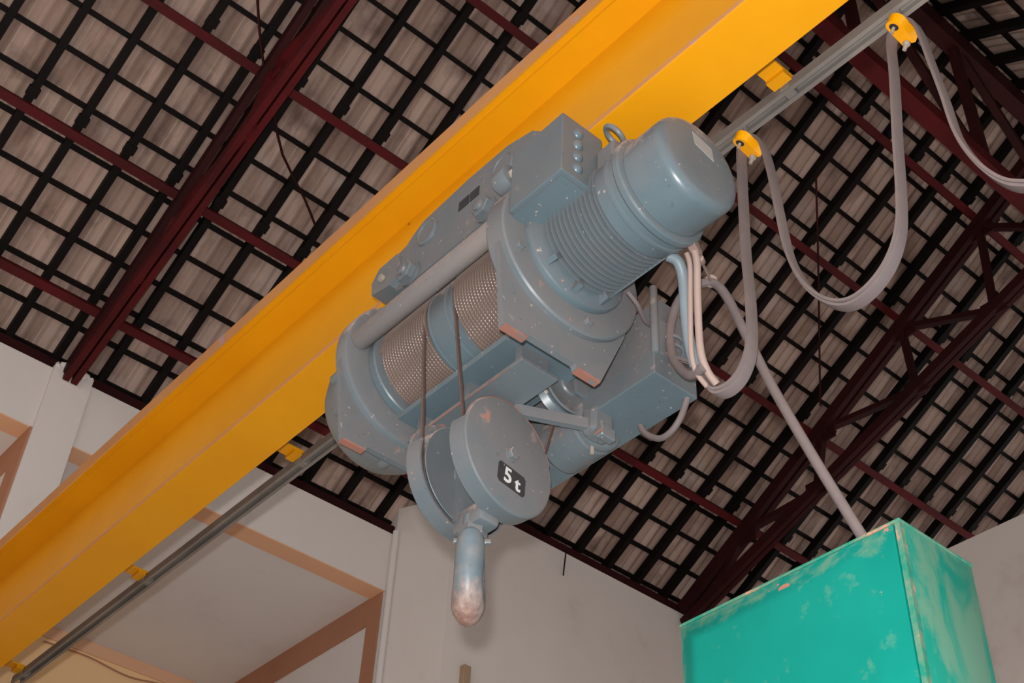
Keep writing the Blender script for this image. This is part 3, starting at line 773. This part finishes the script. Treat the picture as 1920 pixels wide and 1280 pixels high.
def flat_cable(name, pts, label, n=2):
    t = root(name, pts[len(pts)//2], label, 'cable', 'flat festoon cables')
    for k in range(n):
        q = []
        for i, p in enumerate(pts):
            f = math.sin(math.pi*i/(len(pts)-1))
            q.append(Vector(p)+Vector((.004*k, .0, -.010*k*f-.001*k)) )
        obj('flat_strand', ribbon(NB(), q, .031, .007), 'rubber', t, 40)
    return t
loop1 = [(1.945, .965, 2.855), (1.95, .985, 2.83), (1.95, .999, 2.697), (1.95, 1.026, 2.497), (1.95, 1.047, 2.327), (1.95, 1.068, 2.219), (1.95, 1.109, 2.146), (1.95, 1.169, 2.106), (1.95, 1.229, 2.104), (1.95, 1.286, 2.15), (1.95, 1.338, 2.241), (1.95, 1.372, 2.366), (1.95, 1.385, 2.52), (1.95, 1.394, 2.67), (1.95, 1.408, 2.8), (1.95, 1.425, 2.85), (1.945, 1.45, 2.862)]
loop2 = [(1.945, .94, 2.862), (1.95, .919, 2.855), (1.95, .905, 2.81), (1.95, .896, 2.67), (1.95, .887, 2.529), (1.95, .88, 2.387), (1.95, .855, 2.275), (1.95, .816, 2.181), (1.95, .771, 2.127), (1.95, .706, 2.09), (1.95, .634, 2.136), (1.95, .56, 2.346), (1.95, .50, 2.6), (1.95, .47, 2.80), (1.945, .46, 2.875)]
loop0 = [(1.95, 1.46, 2.862), (1.95, 1.483, 2.85), (1.946, 1.488, 2.75), (1.941, 1.49, 2.637), (1.932, 1.491, 2.451), (1.924, 1.486, 2.273), (1.915, 1.489, 2.13), (1.906, 1.51, 2.054), (1.898, 1.547, 2.019), (1.889, 1.585, 2.02), (1.884, 1.607, 2.06), (1.884, 1.63, 2.12), (1.89, 1.70, 2.19), (1.90, 1.744, 2.24)]
flat_cable('flat_cable', loop1, 'grey flat cable loop hanging between the two yellow clamps')
flat_cable('flat_cable', loop2, 'grey flat cable drooping out of the right edge of the picture')
flat_cable('flat_cable', loop0, 'grey flat cable dropping from the nearer clamp to the hoist box')
def single(name, pts, r, mat, label, k=10, group=None):
    t = obj(name, tube(NB(), pts, r, k, 8), mat, None, 60)
    return tag(t, label, 'cable', group)
single('supply_cable', [(1.745, 1.50, 2.33), (1.76, 1.507, 2.300), (1.79, 1.538, 2.227), (1.82, 1.566, 2.104), (1.85, 1.576, 2.057), (1.88, 1.574, 2.029)], .0095, 'rubber_pale', 'pinkish dusty cable hanging from motor to flat cable loop, right strand')
single('supply_cable', [(1.74, 1.52, 2.33), (1.755, 1.525, 2.300), (1.785, 1.557, 2.227), (1.812, 1.587, 2.104), (1.84, 1.60, 2.06), (1.875, 1.60, 2.035)], .007, 'rubber_pale', 'pinkish dusty cable hanging from motor to flat cable loop, left strand')
single('motor_hose', [(1.73, 1.57, 2.35), (1.75, 1.558, 2.335), (1.778, 1.569, 2.30), (1.805, 1.592, 2.233), (1.832, 1.61, 2.159), (1.86, 1.619, 2.098)], .0145, 'hose', 'blue-grey round hose curving from motor down to the control box', 14)
pend = [(1.838, 1.574, 2.058), (1.845, 1.60, 2.062), (1.857, 1.639, 2.084), (1.875, 1.684, 2.146), (1.892, 1.722, 2.224), (1.909, 1.739, 2.332), (1.927, 1.728, 2.421), (1.944, 1.698, 2.469), (1.961, 1.658, 2.474), (1.979, 1.631, 2.459), (1.996, 1.609, 2.398), (2.013, 1.589, 2.304), (2.031, 1.572, 2.222), (2.048, 1.534, 2.076), (2.065, 1.456, 1.836), (2.083, 1.393, 1.648), (2.1, 1.37, 1.57), (2.1, 1.35, 1.495)]
single('pendant_cable', pend, .0125, 'rubber', 'round grey control cable looping at the hoist and running down to the green cabinet', 14)
single('box_cable', [(1.985, 1.76, 2.16), (1.985, 1.775, 2.128), (1.98, 1.791, 2.094), (1.98, 1.824, 2.075), (1.98, 1.861, 2.079), (1.98, 1.908, 2.122), (1.98, 1.93, 2.17)], .0085, 'rubber', 'short grey cable loop hanging below the hoist control box')
single('thin_cable', [(1.715, 1.70, 2.31), (1.76, 1.71, 2.30), (1.82, 1.745, 2.31), (1.865, 1.765, 2.33)], .006, 'rubber', 'thin grey cable from motor underside to hoist box top')
# strain-relief sling
sl = root('strain_relief_sling', (1.80, 1.53, 2.36), 'pale wire sling with thimble holding the control cable to the motor', 'sling')
a = Vector((1.735, 1.49, 2.325)); e = Vector((1.970, 1.642, 2.474))
d = (e-a).normalized()
obj('hook_tab', bar(NB(), a-d*.012+Vector((-.012, 0, .012)), a+d*.03, .02, .026), 'rubber_pale', sl)
q = a+d*.06
sd = d.cross(CF).normalized()
lp_ = [q+d*(.034*math.cos(t))+sd*(.010*math.sin(t)) for t in [2*math.pi*i/24 for i in range(25)]]
obj('thimble', tube(NB(), lp_, .0035, 8, 0), 'rubber_pale', sl, 60)
obj('ferrule', cyl(NB(), q+d*.032, q+d*.075, .010, 14, .003), 'rubber_pale', sl, 40)
obj('sling_wire', tube(NB(), [q+d*.07, e], .004, 8, 0), 'rubber_pale', sl, 60)
obj('cable_tie', cyl(NB(), e-d*.006, e+d*.006, .017, 16), 'rubber_pale', sl, 40)

# ------------------------------------------------------------------ green control cabinet
GX0, GX1, GY0, GY1, GT, GB_ = 1.95, 2.19, 1.20, 1.787, 1.50, .62
gc = root('control_cabinet', ((GX0+GX1)/2, (GY0+GY1)/2, FL), 'scuffed turquoise green steel cabinet at lower right', 'cabinet')
body = obj('body', bx((GX0+.012, GY0, GB_), (GX1, GY1, GT), .004, 2), 'green', gc, 40)
obj('front_frame', prism(NB(), [(GX0, GY0, GB_), (GX0+.014, GY0, GB_), (GX0+.014, GY0, GT), (GX0, GY0, GT)], YX, .012), 'green_edge', body)
door = bmesh.new()
box(door, (GX0-.001, GY0+.0155, GB_+.01), (GX0+.012, GY1, GT-.003), .003, 2)
dobj = obj('door', door, 'green_door', gc, 40)
def pyramid_panel(x0, x1, y0, y1, z0, z1, ins):
    bm = NB()
    o = [bm.verts.new((x0, y, z)) for y, z in ((y0, z0), (y1, z0), (y1, z1), (y0, z1))]
    i_ = [bm.verts.new((x1, y, z)) for y, z in ((y0+ins, z0+ins), (y1-ins, z0+ins), (y1-ins, z1-ins), (y0+ins, z1-ins))]
    bm.faces.new(i_)
    for k in range(4): bm.faces.new([o[k], o[(k+1) % 4], i_[(k+1) % 4], i_[k]])
    bm.faces.new(list(reversed(o)))
    es = [e_ for e_ in bm.edges if all(v in i_ for v in e_.verts)]
    bmesh.ops.bevel(bm, geom=es, offset=.012, segments=4, profile=.5, affect='EDGES')
    return bm
obj('pressed_panel', pyramid_panel(GX0-.0012, GX0-.034, GY0+.02, GY1-.006, GB_+.02, GT-.008, .055), 'green_door', dobj, 50)
obj('top_rim', bx((GX0-.003, GY0-.002, GT-.002), (GX1+.002, GY1+.003, GT+.005), .002, 1), 'green_edge', gc)
bm = NB(); bmesh.ops.create_cone(bm, cap_ends=True, segments=18, radius1=.014, radius2=.012, depth=.002)
for v in bm.verts: v.co = Vector((GX0-.0235+v.co.z, 1.475+v.co.x*(1.1+.3*math.sin(9*v.co.x)), GT-.045+v.co.y*.55))
obj('paint_chip', bm, 'bare', dobj, label='oval brown paint chip')
for x in (GX0+.03, GX1-.03):
    for y in (GY0+.03, GY1-.03):
        obj('leg', bx((x-.02, y-.02, FL), (x+.02, y+.02, GB_)), 'green', gc)

# ------------------------------------------------------------------ small things on walls and roof
cp = obj('conduit_pipe', cyl(NB(), (4.145, YW-.025, FL), (4.145, YW-.025, 4.90), .022, 20), 'white_pipe', None, 40)
tag(cp, 'white vertical conduit pipe in the corner beside the pier', 'pipe')
st_ = obj('wooden_stick', bx((4.488, YE-.045, 2.8), (4.545, YE, 3.915), .004, 1), 'wood')
tag(st_, 'pale wooden batten on the white wall below the hook', 'stick')
def wire(name, pts, r, label, mat='rafter', sub=6):
    o = obj(name, tube(NB(), pts, r, 6, sub), mat, None, 60); return tag(o, label, 'wire')
wire('hanging_wire', [(5.30, YE-.05, 5.10), (5.305, YE-.03, 5.0), (5.30, YE-.025, 4.90)], .005, 'short dark wire dangling from the roof edge over the white wall')
wire('sag_rod', [(1.50, 4.284, 6.172), (1.605, 4.403, 6.098), (1.759, 4.557, 6.002), (1.937, 4.704, 5.91), (2.094, 4.837, 5.827), (2.34, 4.961, 5.749), (2.485, 5.048, 5.695)], .008, 'thin dark sag rod under the tiles right of the left truss', 'dkred', 2)
wire('sag_rod', [(5.153, 3.335, 6.765), (5.559, 3.681, 6.549), (5.953, 4.026, 6.334), (6.368, 4.389, 6.106)], .007, 'thin dark sag rod under the tiles right of the hanging cable loop', 'dkred', 2)
wire('alcove_wire', [(2.75, YB-.02, ZS-.13), (3.08, YB-.02, ZS-.12), (3.4, YB-.02, ZS-.15), (3.7, YB-.02, ZS-.11), (4.05, YB-.02, ZS-.12)], .006, 'thin brown wire strung across the cream alcove wall', 'brown')
for o in bpy.data.objects:
    if 'rl' in o: del o['rl']
